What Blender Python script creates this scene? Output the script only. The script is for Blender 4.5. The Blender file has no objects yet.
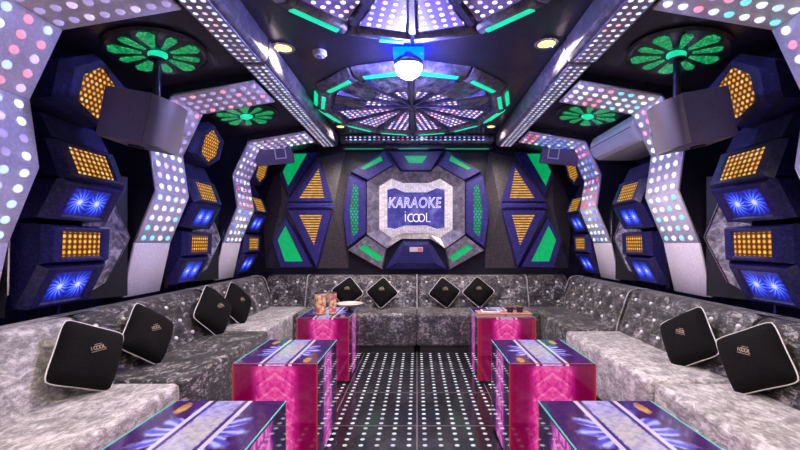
import bpy, bmesh, math, random
from mathutils import Matrix, Vector
R = math.radians
random.seed(7)
SC = bpy.context.scene
COL = SC.collection
I4 = Matrix.Identity(4)
WORLD = {}

# ------------------------------------------------------------------ shader expressions
class E:
    def __init__(s, nt, sock): s.nt, s.k = nt, sock
    def __add__(a, b): return m(a, 'ADD', b)
    __radd__ = __add__
    def __sub__(a, b): return m(a, 'SUBTRACT', b)
    def __rsub__(a, b): return m(a, 'MULTIPLY', -1.0) + b
    def __mul__(a, b): return m(a, 'MULTIPLY', b)
    __rmul__ = __mul__
    def __truediv__(a, b): return m(a, 'DIVIDE', b)
    def lt(a, b): return m(a, 'LESS_THAN', b)
    def gt(a, b): return m(a, 'GREATER_THAN', b)
    def abs(a): return m(a, 'ABSOLUTE')
    def sin(a): return m(a, 'SINE')
    def cos(a): return m(a, 'COSINE')
    def floor(a): return m(a, 'FLOOR')
    def fract(a): return m(a, 'FRACT')
    def sqrt(a): return m(a, 'SQRT')
    def pow(a, b): return m(a, 'POWER', b)
    def max(a, b): return m(a, 'MAXIMUM', b)
    def min(a, b): return m(a, 'MINIMUM', b)
    def atan2(a, b): return m(a, 'ARCTAN2', b)
    def clamp(a):
        r = m(a, 'ADD', 0.0); r.k.node.use_clamp = True; return r
    def step(a, lo, hi):
        n = a.nt.nodes.new('ShaderNodeMapRange'); n.interpolation_type = 'SMOOTHSTEP'
        a.nt.links.new(a.k, n.inputs[0])
        n.inputs[1].default_value = min(lo, hi); n.inputs[2].default_value = max(lo, hi)
        n.inputs[3].default_value = 0.0 if lo < hi else 1.0
        n.inputs[4].default_value = 1.0 if lo < hi else 0.0
        return E(a.nt, n.outputs[0])

def m(a, op, b=None):
    n = a.nt.nodes.new('ShaderNodeMath'); n.operation = op
    a.nt.links.new(a.k, n.inputs[0])
    if isinstance(b, E): a.nt.links.new(b.k, n.inputs[1])
    elif b is not None: n.inputs[1].default_value = b
    return E(a.nt, n.outputs[0])

class Mat:
    """a node material under construction"""
    def __init__(s, name, base=(.5,.5,.5), rough=.5, metal=0.0, coat=0.0, spec=.5):
        s.m = bpy.data.materials.new(name); s.m.use_nodes = True
        s.nt = s.m.node_tree
        s.b = s.nt.nodes['Principled BSDF']
        s.set(base=base, rough=rough, metal=metal, coat=coat, spec=spec)
    def inp(s, key):
        return s.b.inputs[{'base':'Base Color','rough':'Roughness','metal':'Metallic','coat':'Coat Weight','spec':'Specular IOR Level',
            'ecol':'Emission Color','estr':'Emission Strength','sheen':'Sheen Weight','normal':'Normal','trans':'Transmission Weight','alpha':'Alpha'}[key]]
    def set(s, **kw):
        for k, v in kw.items():
            i = s.inp(k)
            if isinstance(v, E): s.nt.links.new(v.k, i)
            elif isinstance(v, tuple): i.default_value = (*v, 1)
            else: i.default_value = v
        return s
    def co(s):
        t = s.nt.nodes.new('ShaderNodeTexCoord')
        x = s.nt.nodes.new('ShaderNodeSeparateXYZ')
        s.nt.links.new(t.outputs['Object'], x.inputs[0])
        s.objco = t.outputs['Object']
        return [E(s.nt, o) for o in x.outputs]
    def comb(s, x, y, z=0.0):
        n = s.nt.nodes.new('ShaderNodeCombineXYZ')
        for i, v in enumerate((x, y, z)):
            if isinstance(v, E): s.nt.links.new(v.k, n.inputs[i])
            else: n.inputs[i].default_value = v
        return E(s.nt, n.outputs[0])
    def noise(s, scale=5, detail=3, rough=.5, vec=None, dist=0.0):
        n = s.nt.nodes.new('ShaderNodeTexNoise')
        n.inputs['Scale'].default_value = scale; n.inputs['Detail'].default_value = detail
        n.inputs['Roughness'].default_value = rough; n.inputs['Distortion'].default_value = dist
        if vec is None:
            t = s.nt.nodes.new('ShaderNodeTexCoord'); s.nt.links.new(t.outputs['Object'], n.inputs['Vector'])
        else: s.nt.links.new(vec.k, n.inputs['Vector'])
        return E(s.nt, n.outputs['Fac'])
    def white(s, vec):
        n = s.nt.nodes.new('ShaderNodeTexWhiteNoise'); n.noise_dimensions = '3D'
        s.nt.links.new(vec.k, n.inputs['Vector']); return E(s.nt, n.outputs['Value'])
    def voro(s, scale, vec=None, feature='F1'):
        n = s.nt.nodes.new('ShaderNodeTexVoronoi'); n.feature = feature; n.inputs['Scale'].default_value = scale
        if vec is None:
            t = s.nt.nodes.new('ShaderNodeTexCoord'); s.nt.links.new(t.outputs['Object'], n.inputs['Vector'])
        else: s.nt.links.new(vec.k, n.inputs['Vector'])
        return E(s.nt, n.outputs['Distance'])
    def ramp(s, fac, stops, interp='LINEAR'):
        n = s.nt.nodes.new('ShaderNodeValToRGB'); s.nt.links.new(fac.k, n.inputs[0])
        cr = n.color_ramp; cr.interpolation = interp
        while len(cr.elements) < len(stops): cr.elements.new(1)
        for e, (p, c) in zip(cr.elements, stops): e.position = p; e.color = (*c, 1)
        return E(s.nt, n.outputs[0])
    def mix(s, f, a, b, mode='MIX'):
        n = s.nt.nodes.new('ShaderNodeMix'); n.data_type = 'RGBA'; n.blend_type = mode; n.clamp_factor = True
        for i, v in ((0, f), (6, a), (7, b)):
            if isinstance(v, E): s.nt.links.new(v.k, n.inputs[i])
            elif isinstance(v, tuple): n.inputs[i].default_value = (*v, 1)
            else: n.inputs[i].default_value = v
        return E(s.nt, n.outputs[2])
    def bump(s, h, strength=.3, dist=.02):
        n = s.nt.nodes.new('ShaderNodeBump'); n.inputs['Strength'].default_value = strength; n.inputs['Distance'].default_value = dist
        s.nt.links.new(h.k, n.inputs['Height']); s.nt.links.new(n.outputs[0], s.inp('normal')); return s
    def quiet(s):
        s.m.cycles.emission_sampling = 'NONE'; return s

MT = {}
def simple(key, base, rough=.5, metal=0.0, coat=0.0, speck=0.0, spec=.5):
    M = Mat(key, base, rough, metal, coat, spec)
    if speck:
        n = M.noise(60, 3, .7)
        hi = tuple(min(1, c*(1+speck*2)+.01*speck) for c in base)
        M.set(base=M.ramp(n, [(.35, tuple(c*(1-.5*min(speck,1)) for c in base)), (.5, base), (.72, hi)]))
        M.set(rough=M.noise(9, 2)*.25 + (rough-.12))
    MT[key] = M.m
    return M
def glow(key, col, strength, quiet=True, var=0.0):
    M = Mat(key, tuple(min(1, c*.8) for c in col), .4)
    M.set(ecol=col, estr=strength)
    if var:
        n = M.noise(22, 3, .6)
        M.set(estr=(n*2*var + (1-var))*strength)
    if quiet: M.quiet()
    MT[key] = M.m
    return M

simple('black_lacquer', (.012,.011,.018), .32, coat=.3, speck=.6)
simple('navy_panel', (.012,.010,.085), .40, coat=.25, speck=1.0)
simple('violet_frame', (.026,.019,.14), .40, coat=.2, speck=.8)
simple('spoke_metal', (.10,.085,.17), .35, metal=.5, speck=.4)
simple('dark_plinth', (.01,.01,.011), .5)
simple('black_plastic', (.018,.017,.024), .42)
simple('speaker_vinyl', (.14,.115,.20), .5, speck=.12)
simple('speaker_grille', (.34,.30,.31), .3, metal=.7)
simple('crystal', (.85,.83,.85), .15, metal=.2)
simple('facet_panel', (.05,.042,.042), .4, coat=.2, speck=.8)
simple('lens_off', (.6,.5,.4), .3)
simple('chrome', (.75,.75,.78), .18, metal=1.0)
simple('dark_metal', (.05,.05,.07), .35, metal=.8)
simple('white_plastic', (.78,.78,.8), .35)
simple('white_cord', (.72,.69,.66), .7)
simple('tan_thread', (.42,.33,.25), .6)
simple('rib_white', (.80,.74,.77), .42, speck=.12)
simple('wood_edge', (.38,.17,.12), .45, speck=.3)
simple('paper', (.62,.58,.54), .6)
simple('porcelain', (.5,.44,.36), .3)
simple('amber_glass', (.3,.13,.03), .15)

# ceiling and walls
M = simple('ceiling_black', (.024,.018,.03), .34, coat=.15, speck=.5)
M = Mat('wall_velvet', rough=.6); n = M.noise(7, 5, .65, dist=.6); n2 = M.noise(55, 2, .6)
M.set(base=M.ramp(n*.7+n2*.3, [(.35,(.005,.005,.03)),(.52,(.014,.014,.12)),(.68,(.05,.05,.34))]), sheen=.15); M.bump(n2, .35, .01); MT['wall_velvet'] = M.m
M = Mat('silver_marble', rough=.22, metal=.35, coat=.3); n = M.noise(5, 6, .65, dist=1.4); n2 = M.noise(26, 4, .7)
M.set(base=M.ramp(n*.65+n2*.35, [(.36,(.03,.03,.04)),(.5,(.22,.21,.24)),(.64,(.6,.57,.6))])); MT['silver_marble'] = M.m
M = Mat('grey_bevel', rough=.3, metal=.3); n = M.noise(14, 5, .7, dist=.8)
M.set(base=M.ramp(n, [(.3,(.07,.06,.08)),(.5,(.2,.18,.21)),(.7,(.42,.38,.42))])); MT['grey_bevel'] = M.m
M = Mat('mirror_marble', rough=.15, metal=.2); n = M.noise(9, 6, .7, dist=1.6)
M.set(base=M.ramp(n, [(.35,(.08,.08,.09)),(.5,(.4,.37,.39)),(.64,(.85,.82,.82))])); MT['mirror_marble'] = M.m
M = Mat('white_mosaic', rough=.3)
x, y, z = M.co()
g = ((x/.035).fract()-.5).abs().max(((y/.02).fract()-.5).abs()).gt(.46)
n = M.white(M.comb((x/.035).floor(), (y/.02).floor()))
M.set(base=M.mix(g, M.ramp(n, [(0,(.5,.46,.46)),(1,(.82,.78,.76))]), (.3,.27,.3)), ecol=(.9,.84,.82), estr=.16); M.quiet(); MT['white_mosaic'] = M.m

# crushed velvet: one fabric, nap sheen painted in as light, mid and dark tones
def velvet(key, lo, mid, hi, scale=1.0):
    M = Mat(key, rough=.62)
    x, y, z = M.co()
    n1 = M.noise(7*scale, 4, .6, dist=1.2)
    n2 = M.noise(34*scale, 4, .68, vec=M.comb(x, y*.55, z*1.3), dist=.7)
    n3 = M.noise(120*scale, 2, .6)
    f = n1*.36 + n2*.5 + n3*.14
    M.set(base=M.ramp(f, [(.40,lo),(.475,tuple((a+b)/2 for a,b in zip(lo,mid))),(.52,mid),(.60,hi)]), sheen=.25)
    M.b.inputs['Sheen Roughness'].default_value = .35
    M.bump(n2*.7+n3*.3, .45, .02)
    MT[key] = M.m
velvet('velvet_light_nap', (.16,.148,.146), (.42,.39,.385), (.66,.63,.62))
velvet('velvet_mid_nap', (.008,.007,.008), (.075,.068,.07), (.36,.34,.335))
velvet('velvet_dark_nap', (.006,.006,.006), (.035,.032,.034), (.36,.34,.33))
M = Mat('black_plush', (.0028,.0024,.0026), .9, spec=.2); n = M.noise(60, 3, .6); M.set(sheen=.0); M.bump(n, .5, .01); MT['black_plush'] = M.m

# LED dot colours
DOT = {'white': (.85,.9,1), 'cool': (.55,.72,1), 'blue': (.16,.3,1), 'cyan': (.25,.85,1), 'pink': (1,.35,.5), 'lilac': (.75,.6,1), 'haze': (.62,.5,.9), 'red': (1,.1,.2)}
for k, c in DOT.items(): glow('led_'+k, c, 1.1 if k in ('white','cool') else .55 if k == 'haze' else .9)
# dotted LED plate: small lamps set in a pale plate, pattern in the plate's own plane
def dot_plate(key, sx, sy, r, base, strength, stops, cs=1.6):
    M = Mat(key, base, .4)
    x, y, z = M.co()
    fx = ((x/sx).fract()-.5)*sx; fy = ((y/sy).fract()-.5)*sy
    d = (fx*fx+fy*fy).sqrt()
    mask = d.step(r*1.15, r*.75)
    cell = M.comb((x/sx).floor(), (y/sy).floor())
    n = M.noise(cs/10, 1, .5, vec=cell)
    w = M.white(cell)
    col = M.ramp(n*.8+w*.2, stops)
    on = (w*.7+.3)
    M.set(base=M.mix(mask, base, col), ecol=col, estr=mask*on*strength)
    MT[key] = M.m
VIOLET = [(.3,(.85,.6,1)),(.42,(.45,.35,1)),(.5,(.7,.75,1)),(.58,(1,.3,.5)),(.7,(.25,.4,1))]
COOL = [(.3,(1,.45,.5)),(.38,(.75,.7,1)),(.5,(.5,.65,1)),(.6,(.8,.85,1)),(.72,(.25,.45,1))]
dot_plate('beam_leds', .05, .055, .013, (.46,.41,.52), 2.0, COOL, 2.2)
dot_plate('medallion_leds', .06, .055, .014, (.42,.34,.58), 4.5, VIOLET, 2.5)
dot_plate('cross_leds', .06, .05, .017, (.05,.05,.09), 2.4, [(.35,(1,.1,.15)),(.42,(.2,.3,1)),(.55,(.5,.6,1)),(.7,(.2,.25,1))], 2)

# amber bulbs grid, blue pinwheels, greens
def amber(key, sx, sy, kind=0):
    M = Mat(key, (.05,.02,.005), .3, coat=.4)
    x, y, z = M.co()
    row = (y/sy).floor()
    off = ((row*.5).fract()) if kind else row*0.0
    fx = ((x/sx+off).fract()-.5)*sx; fy = ((y/sy).fract()-.5)*sy
    d = (fx*fx+fy*fy).sqrt()
    rr = min(sx, sy)*.5
    mk = d.step(rr, rr*.35)
    w = M.white(M.comb((x/sx+off).floor(), row))
    col = M.ramp(mk*(w*.35+.65), [(0,(.05,.012,.004)),(.35,(.5,.16,.01)),(.75,(1,.5,.03)),(1,(1,.78,.25))])
    M.set(ecol=col, estr=1.05); M.quiet(); MT[key] = M.m
amber('amber_leds', .036, .032)
amber('amber_honeycomb', .034, .03, 1)
M = Mat('amber_louvre', (.05,.02,.005), .3); x, y, z = M.co()
b = ((y/.034).fract()-.5).abs(); n = M.noise(18, 3, .6)
M.set(ecol=M.ramp((1-b*2)*(n*.9+.4), [(.2,(.04,.015,.02)),(.45,(.3,.12,.02)),(.8,(1,.58,.12)),(1,(1,.8,.45))]), estr=1.1); M.quiet(); MT['amber_louvre'] = M.m
M = Mat('blue_pinwheels', (.01,.01,.08), .25, coat=.5); x, y, z = M.co()
hx = x.abs() - .062
r = (hx*hx + y*y).sqrt(); th = y.atan2(hx)
st = ((th*14.0 + r*70.0).sin()*.5+.5)
core = r.step(.085, .0); inner = r.step(.026, .006)
f = st*.65*r.step(.11,.03) + core*.35
col = M.mix(inner, M.ramp(f, [(0,(.004,.006,.12)),(.4,(.02,.04,.75)),(.8,(.12,.25,1)),(1,(.4,.5,1))]), (.6,.55,1))
M.set(ecol=col, estr=1.35); MT['blue_pinwheels'] = M.m
glow('green_light', (.0,.31,.085), 1.0, var=.6)
glow('green_bright', (.01,.72,.36), 1.0, var=.45)
M = Mat('green_petal', (.01,.08,.03), .3); n = M.voro(70)
M.set(ecol=M.ramp(n, [(.1,(.25,1,.45)),(.35,(.0,.6,.18)),(.8,(.0,.22,.06))]), estr=.62); M.quiet(); MT['green_petal'] = M.m
M = Mat('green_mesh', (.01,.02,.02), .3); x, y, z = M.co()
sx, sy = .045, .039; row = (y/sy).floor(); off = (row*.5).fract()
fx = ((x/sx+off).fract()-.5)*sx; fy = ((y/sy).fract()-.5)*sy
d = (fx*fx+fy*fy).sqrt().step(.022,.014); n = M.noise(6, 2)
M.set(ecol=M.mix(d, (.015,.02,.05), M.ramp(n, [(.4,(.0,.36,.12)),(.6,(.02,.5,.3)),(.75,(.1,.3,.5))])), estr=.9); M.quiet(); MT['green_mesh'] = M.m
glow('neon', (.7,.64,1), 1.15)
M = Mat('screen_blue', (.02,.02,.1), .15, coat=.6); n = M.noise(6, 3, .55)
M.set(ecol=M.ramp(n, [(.3,(.03,.025,.17)),(.5,(.09,.075,.38)),(.7,(.28,.26,.75))]), estr=.72); M.quiet(); MT['screen_blue'] = M.m
glow('bulb_glass', (.56,.54,1), 300.0, quiet=False)
glow('blue_lit_base', (.0,.005,1), 80.0, quiet=False)
glow('warm_lens', (1,.6,.2), 2.4, quiet=False)
glow('sticker_red', (.6,.12,.1), .4)
glow('green_reflection', (.02,.45,.2), .8)  # reflection in the dark glass, given a glow of its own

# table panels (back-lit printed glass)
M = Mat('table_front', (.03,.0,.01), .12, coat=.8); x, y, z = M.co()
ax = x.abs()
n = M.noise(9, 6, .68, vec=M.comb(ax*1.3, y*1.0, 0.0), dist=1.3); nf = M.noise(42, 3, .6, vec=M.comb(ax, y, 1.0))
band = ax.step(.155, .075)
chev = (((y+ax*.75)*13.0).fract()-.5).abs().step(.34, .46)
ring = (((ax*ax+(y-.17)*(y-.17)).sqrt()*24.0).fract()-.5).abs().step(.25,.45)*y.step(.02,.1)
f = band*(n*1.5 - .12 + chev*.13 + ring*.05 + nf*.3 - .22 + y.step(.3,-.25)*.12) + (1-band)*(n*.24-.06)
edge = ax.step(.215, .232)
col = M.ramp(f, [(0,(.15,.0,.03)),(.14,(.26,.0,.075)),(.4,(.55,.012,.23)),(.62,(1,.09,.42)),(.85,(1,.36,.66)),(1,(1,.6,.85))])
M.set(ecol=M.mix(edge, col, (.28,.01,.02)), estr=.82); M.quiet(); MT['table_front'] = M.m
M = Mat('table_side', (.02,.005,.03), .05, coat=1.0); x, y, z = M.co()
n = M.noise(17, 5, .65, vec=M.comb(x.abs(), y, 0.0), dist=.6); band = x.abs().step(.17, .06)
f = band*(n*1.25) + (1-band)*n*.25
M.set(ecol=M.ramp(f, [(.1,(.012,.004,.03)),(.35,(.07,.015,.12)),(.55,(.5,.04,.36)),(.72,(.9,.25,.7))]), estr=1.05); M.quiet(); MT['table_side'] = M.m
M = Mat('table_top', (.02,.008,.04), .12, coat=.4); x, y, z = M.co()
ax = x.abs(); n = M.noise(22, 4, .6)
r = (x*x + y*y*.8).sqrt(); th = (y*.9).atan2(x)
pet = (th*6.0).cos().abs().pow(.6); rad = pet*.085 + .105 + (n-.5)*.12
flow = (r/rad).step(1.05, .8)
line = ((th*21.0).cos()*.5+.5)*.5 + n*.6
fc = M.ramp(line, [(.2,(.06,.035,.42)),(.5,(.16,.15,.9)),(.8,(.6,.6,1))])
fc = M.mix(flow, M.ramp(n, [(.3,(.022,.006,.045)),(.7,(.075,.015,.11))]), fc)
n2 = M.noise(34, 3, .6)
strip = ax.step(.062, .05)
sc = M.mix((y.abs()).step(.22,.05)*(n2*1.6-.35).clamp(), M.ramp(n2, [(.3,(.3,.22,.6)),(.6,(.62,.55,.95))]), (.85,.72,.35))
fc = M.mix(strip, fc, sc)
ln = (ax-.083).abs().lt(.009); gap = (ax-.067).abs().lt(.007)
fc = M.mix(gap, fc, (.08,.03,.16)); fc = M.mix(ln, fc, (.85,.72,.88))
gx = (ax-.16); gy = (y.abs()-.2)
gold = ((gx*gx*2.6+gy*gy*.5).sqrt()+ (n2-.5)*.055).lt(.034)*(x*y).lt(0.0)
fc = M.mix(gold, fc, M.ramp(n2, [(.3,(.3,.1,.01)),(.6,(.9,.45,.05))]))
M.set(ecol=fc, estr=.95); M.quiet(); MT['table_top'] = M.m
glow('glass_edge', (.05,.35,.3), .5)
glow('red_edge', (.35,.02,.03), .6)

# floor with LED dots under black glass
M = Mat('floor_glass', (.008,.008,.01), .12, coat=.35); x, y, z = M.co()
gx = ((x/.6).fract()-.5); gy = (((y-.31)/.6).fract()-.5)          # position in the tile, +-0.5
grout = gx.abs().max(gy.abs()).gt(.4925)
dx = (((gx+.5)*6.0).fract()-.5)*.1; dy = (((gy+.5)*8.0).fract()-.5)*.075
dot = (dx*dx+dy*dy).sqrt().step(.0165, .0125)
inside = gx.abs().lt(.47)
w = M.white(M.comb((x*10.0).floor(), (y/.075).floor()))
lit = dot*inside*(w*.5+.5)*x.abs().lt(1.2)
n = M.noise(30, 3, .6)
M.set(base=M.mix(grout, M.ramp(n, [(.35,(.006,.006,.008)),(.7,(.02,.019,.022))]), (.09,.085,.09)), ecol=(.85,.9,1), estr=lit*1.3, rough=grout*.4+.19); M.quiet(); MT['floor_glass'] = M.m

M = Mat('tumbler_print', rough=.4); n = M.voro(30)
M.set(base=M.ramp(n, [(.12,(.9,.86,.8)),(.3,(.85,.5,.03)),(.5,(.8,.68,.3)),(.62,(.6,.12,.2))])); M.quiet(); MT['tumbler_print'] = M.m

# ------------------------------------------------------------------ mesh helpers
class MB:
    def __init__(s): s.v = []; s.f = []
    def add(s, vs, fs):
        o = len(s.v); s.v += [Vector(p) for p in vs]; s.f += [tuple(i+o for i in f) for f in fs]; return s
    def box(s, a, b):
        (x0,y0,z0),(x1,y1,z1) = a, b
        return s.add([(x0,y0,z0),(x1,y0,z0),(x1,y1,z0),(x0,y1,z0),(x0,y0,z1),(x1,y0,z1),(x1,y1,z1),(x0,y1,z1)],
                     [(3,2,1,0),(4,5,6,7),(0,1,5,4),(1,2,6,5),(2,3,7,6),(3,0,4,7)])
    def loft(s, a, b, caps=True):
        n = len(a); f = [(i, (i+1)%n, n+(i+1)%n, n+i) for i in range(n)]
        if caps: f += [tuple(range(n-1,-1,-1)), tuple(range(n, 2*n))]
        return s.add(list(a)+list(b), f)
    def loops(s, L, cap0=True, cap1=True):
        n = len(L[0]); vs = [p for l in L for p in l]; f = []
        for k in range(len(L)-1):
            f += [(k*n+i, k*n+(i+1)%n, (k+1)*n+(i+1)%n, (k+1)*n+i) for i in range(n)]
        if cap0: f.append(tuple(range(n-1,-1,-1)))
        if cap1: f.append(tuple(range((len(L)-1)*n, len(L)*n)))
        return s.add(vs, f)
    def prism(s, pts, vec):
        vec = Vector(vec); return s.loft(pts, [Vector(p)+vec for p in pts])
    def lathe(s, prof, n=20, c=(0,0,0)):
        L = [[(c[0]+r*math.cos(2*math.pi*i/n), c[1]+r*math.sin(2*math.pi*i/n), c[2]+z) for i in range(n)] for r, z in prof]
        return s.loops(L)
    def tube(s, pts, r, n=8, closed=False):
        pts = [Vector(p) for p in pts]; L = []; k = len(pts)
        up = None
        for i, p in enumerate(pts):
            t = (pts[(i+1)%k]-pts[i-1]) if closed else (pts[min(i+1,k-1)]-pts[max(i-1,0)])
            t.normalize()
            if up is None: up = t.orthogonal()
            up = (up - t*up.dot(t)); up.normalize(); w = t.cross(up)
            L.append([p + (up*math.cos(2*math.pi*j/n)+w*math.sin(2*math.pi*j/n))*r for j in range(n)])
        if closed: L.append(L[0]); return s.loops(L, False, False)
        return s.loops(L)

def world_of(o): return WORLD.get(o.name, I4)
def tag(o, label=None, cat=None, group=None, kind=None):
    for k, v in (('label',label),('category',cat),('group',group),('kind',kind)):
        if v: o[k] = v
    return o
def place(o, M4, parent=None):
    WORLD[o.name] = M4.copy()
    if parent is not None:
        o.parent = parent
        o.matrix_local = world_of(parent).inverted() @ M4
    else: o.matrix_world = M4
def obj(name, mb, mat, parent=None, frame=None, bevel=0, seg=2, smooth=False, worldverts=True):
    """one mesh object; vertices are given in world space (worldverts) or in `frame`"""
    me = bpy.data.meshes.new(name)
    base = frame if frame is not None else (Matrix.Translation(world_of(parent).translation) if parent is not None else I4)
    vs = mb.v
    if worldverts: inv = base.inverted(); vs = [inv @ v for v in vs]
    me.from_pydata([tuple(v) for v in vs], [], mb.f)
    bm = bmesh.new(); bm.from_mesh(me)
    bmesh.ops.remove_doubles(bm, verts=bm.verts, dist=1e-6)
    bmesh.ops.recalc_face_normals(bm, faces=bm.faces)
    if bevel:
        es = [e for e in bm.edges if len(e.link_faces) == 2 and e.calc_face_angle(0) > R(25)]
        bmesh.ops.bevel(bm, geom=es, offset=bevel, segments=seg, profile=.5, affect='EDGES', clamp_overlap=True)
    bm.to_mesh(me); bm.free()
    if smooth or bevel:
        for p in me.polygons: p.use_smooth = True
        try: me.set_sharp_from_angle(angle=R(50))
        except Exception: pass
    me.materials.append(MT[mat])
    o = bpy.data.objects.new(name, me); COL.objects.link(o)
    place(o, base, parent)
    return o
def thing(name, label, cat, loc=(0,0,0), group=None, frame=None):
    o = bpy.data.objects.new(name, None); COL.objects.link(o); o.empty_display_size = .1
    place(o, frame if frame is not None else Matrix.Translation(loc))
    return tag(o, label, cat, group)
def dup(o, parent=None, M4=None):
    c = o.copy(); COL.objects.link(c)
    if parent is not None: c.parent = parent
    if M4 is not None: place(c, M4)
    return c
def dup_tree(root, M4, label=None):
    c = dup(root, None, M4)
    if label: c['label'] = label
    for ch in [o for o in COL.objects if o.parent == root]:
        d = dup(ch, c)
        for g in [o for o in COL.objects if o.parent == ch]: dup(g, d)
    return c
def frame3(o, x, y):
    o, x, y = Vector(o), Vector(x).normalized(), Vector(y)
    z = x.cross(y).normalized(); y = z.cross(x)
    M4 = Matrix((x, y, z)).transposed().to_4x4(); M4.translation = o
    return M4
def inset(pts, d):
    """shrink a polygon towards its inside by d"""
    P = [Vector(p) for p in pts]; n = len(P); c = sum(P, Vector())/n
    nrm = Vector()
    for i in range(n): nrm += (P[i]-c).cross(P[(i+1)%n]-c)
    nrm.normalize(); out = []
    for i in range(n):
        a = (P[i]-P[i-1]).normalized(); b = (P[(i+1)%n]-P[i]).normalized()
        na, nb = nrm.cross(a), nrm.cross(b)
        h = (na+nb); h.normalize(); k = max(.25, h.dot(na))
        out.append(P[i]+h*(d/k))
    return out
SIDE = {-1: 'left', 1: 'right'}

# ------------------------------------------------------------------ the room
YB, YF = 5.35, -1.6           # back and front wall
XW = 2.42                     # side walls
def struct(name, mb, mat): return tag(obj(name, mb, mat), kind='structure')
struct('floor', MB().box((-XW-.1,YF-.1,-.1),(XW+.1,YB+.1,0)), 'floor_glass')
struct('ceiling', MB().box((-XW-.1,YF-.1,2.64),(XW+.1,YB+.1,2.74)), 'ceiling_black')
struct('wall_back', MB().box((-XW-.1,YB,0),(XW+.1,YB+.1,2.64)), 'black_lacquer')
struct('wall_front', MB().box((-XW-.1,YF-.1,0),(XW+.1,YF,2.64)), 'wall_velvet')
for s in (-1, 1):
    prof = [(s*(XW+.1),0),(s*XW,0),(s*XW,2.12),(s*2.12,2.40),(s*1.19,2.545),(s*1.19,2.63),(s*(XW+.1),2.63)]
    a = [(x,YF,z) for x,z in prof[:4]+[(s*(XW+.1),2.40)]]; b = [(x,YB,z) for x,z in prof[:4]+[(s*(XW+.1),2.40)]]
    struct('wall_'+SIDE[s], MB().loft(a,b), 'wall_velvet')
    a = [(s*2.12,YF,2.402),(s*1.19,YF,2.545),(s*1.19,YF,2.638),(s*2.4,YF,2.638),(s*2.4,YF,2.402)]
    struct('ceiling_soffit_'+SIDE[s], MB().loft(a,[(p[0],YB,p[2]) for p in a]), 'ceiling_black')

# ------------------------------------------------------------------ ceiling beams
for s in (-1, 1):
    t = thing('ceiling_beam', f'long dark ceiling beam with dotted light strip along the {SIDE[s]} wall side', 'beam', (s*1.1,2.6,2.47), 'ceiling beams')
    xi, xo = s*1.0, s*1.2
    for y0, y1 in ((YF+.01,2.64),(2.66,4.98)):
        dz = .0 if y1 < 3 else .012
        obj('beam_body', MB().loft([(xo,y0,2.475+dz),(s*1.02,y0,2.475+dz),(xi,y0,2.50+dz),(xi,y0,2.637),(xo,y0,2.637)],
                                   [(xo,y1,2.475+dz),(s*1.02,y1,2.475+dz),(xi,y1,2.50+dz),(xi,y1,2.637),(xo,y1,2.637)]), 'grey_bevel', t, bevel=.006)
        obj('light_strip', MB().box((min(s*1.185,s*1.04),y0+.03,2.463+dz),(max(s*1.185,s*1.04),y1-.03,2.474+dz)), 'beam_leds', t, frame=Matrix.Translation((s*1.1125+.025,0,2.47)))
t = thing('cross_beam', 'short cross beam with blue dot lights above the sign wall', 'beam', (0,5.05,2.56))
obj('beam_body', MB().box((-.98,4.99,2.555),(.98,5.18,2.637)), 'silver_marble', t, bevel=.006)
obj('light_strip', MB().box((-.9,4.975,2.565),(.85,4.988,2.605)), 'cross_leds', t, frame=frame3((0.03,4.97,2.585),(1,0,0),(0,0,1)))
for a, b in ((-.95,-.45),(-.25,.15),(.38,.95)):
    obj('reflected_green_line', MB().box((a,5.185,2.50),(b,5.2,2.507)), 'green_reflection', t)  # green reflections in the glass, modelled as thin glowing bars
obj('lower_rail', MB().box((-1.0,5.19,2.508),(1.0,5.33,2.55)), 'black_lacquer', t)

# ------------------------------------------------------------------ ribs of the side walls
RP = [(-2.2,.85),(-2.11,1.26),(-1.95,1.65),(-2.0,2.0),(-1.83,2.36),(-1.215,2.465)]
RIBY = [(1.6,2.03),(2.94,3.36),(4.28,4.70)]
bulb_me = {}
def bulb(parent, M4, k):
    if k not in bulb_me:
        mb = MB().lathe([(.0215,0),(.021,.004),(.016,.011),(.008,.015),(.001,.016)], 12)
        o = obj('led_bulb', mb, 'led_'+k, parent, frame=M4, smooth=True, worldverts=False)
        bulb_me[k] = o.data; return o
    o = bpy.data.objects.new('led_bulb', bulb_me[k]); COL.objects.link(o); place(o, M4, parent); return o
RIBWORD = ['first','second','third']
def bulb_colour(s, ri, si, u):
    r = random.random()
    if si == 0: w = 'white cool white white cool white'
    elif si == 3 and ri == 0: w = 'lilac white cool pink'
    elif si == 1: w = ['white white cool','white cool cyan','white cool blue'][ri]
    elif si == 2: w = ['white haze lilac cool white','lilac white white','pink lilac white red'][ri]
    else:
        if s < 0: w = ['haze haze lilac','haze haze haze pink','haze lilac white'][ri]
        else: w = 'cool white cyan' if u < .45 else 'lilac white pink'
        if s > 0 and ri == 2: w = 'blue cool blue' if u < .7 else 'pink red lilac'
    return random.choice(w.split())
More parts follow.
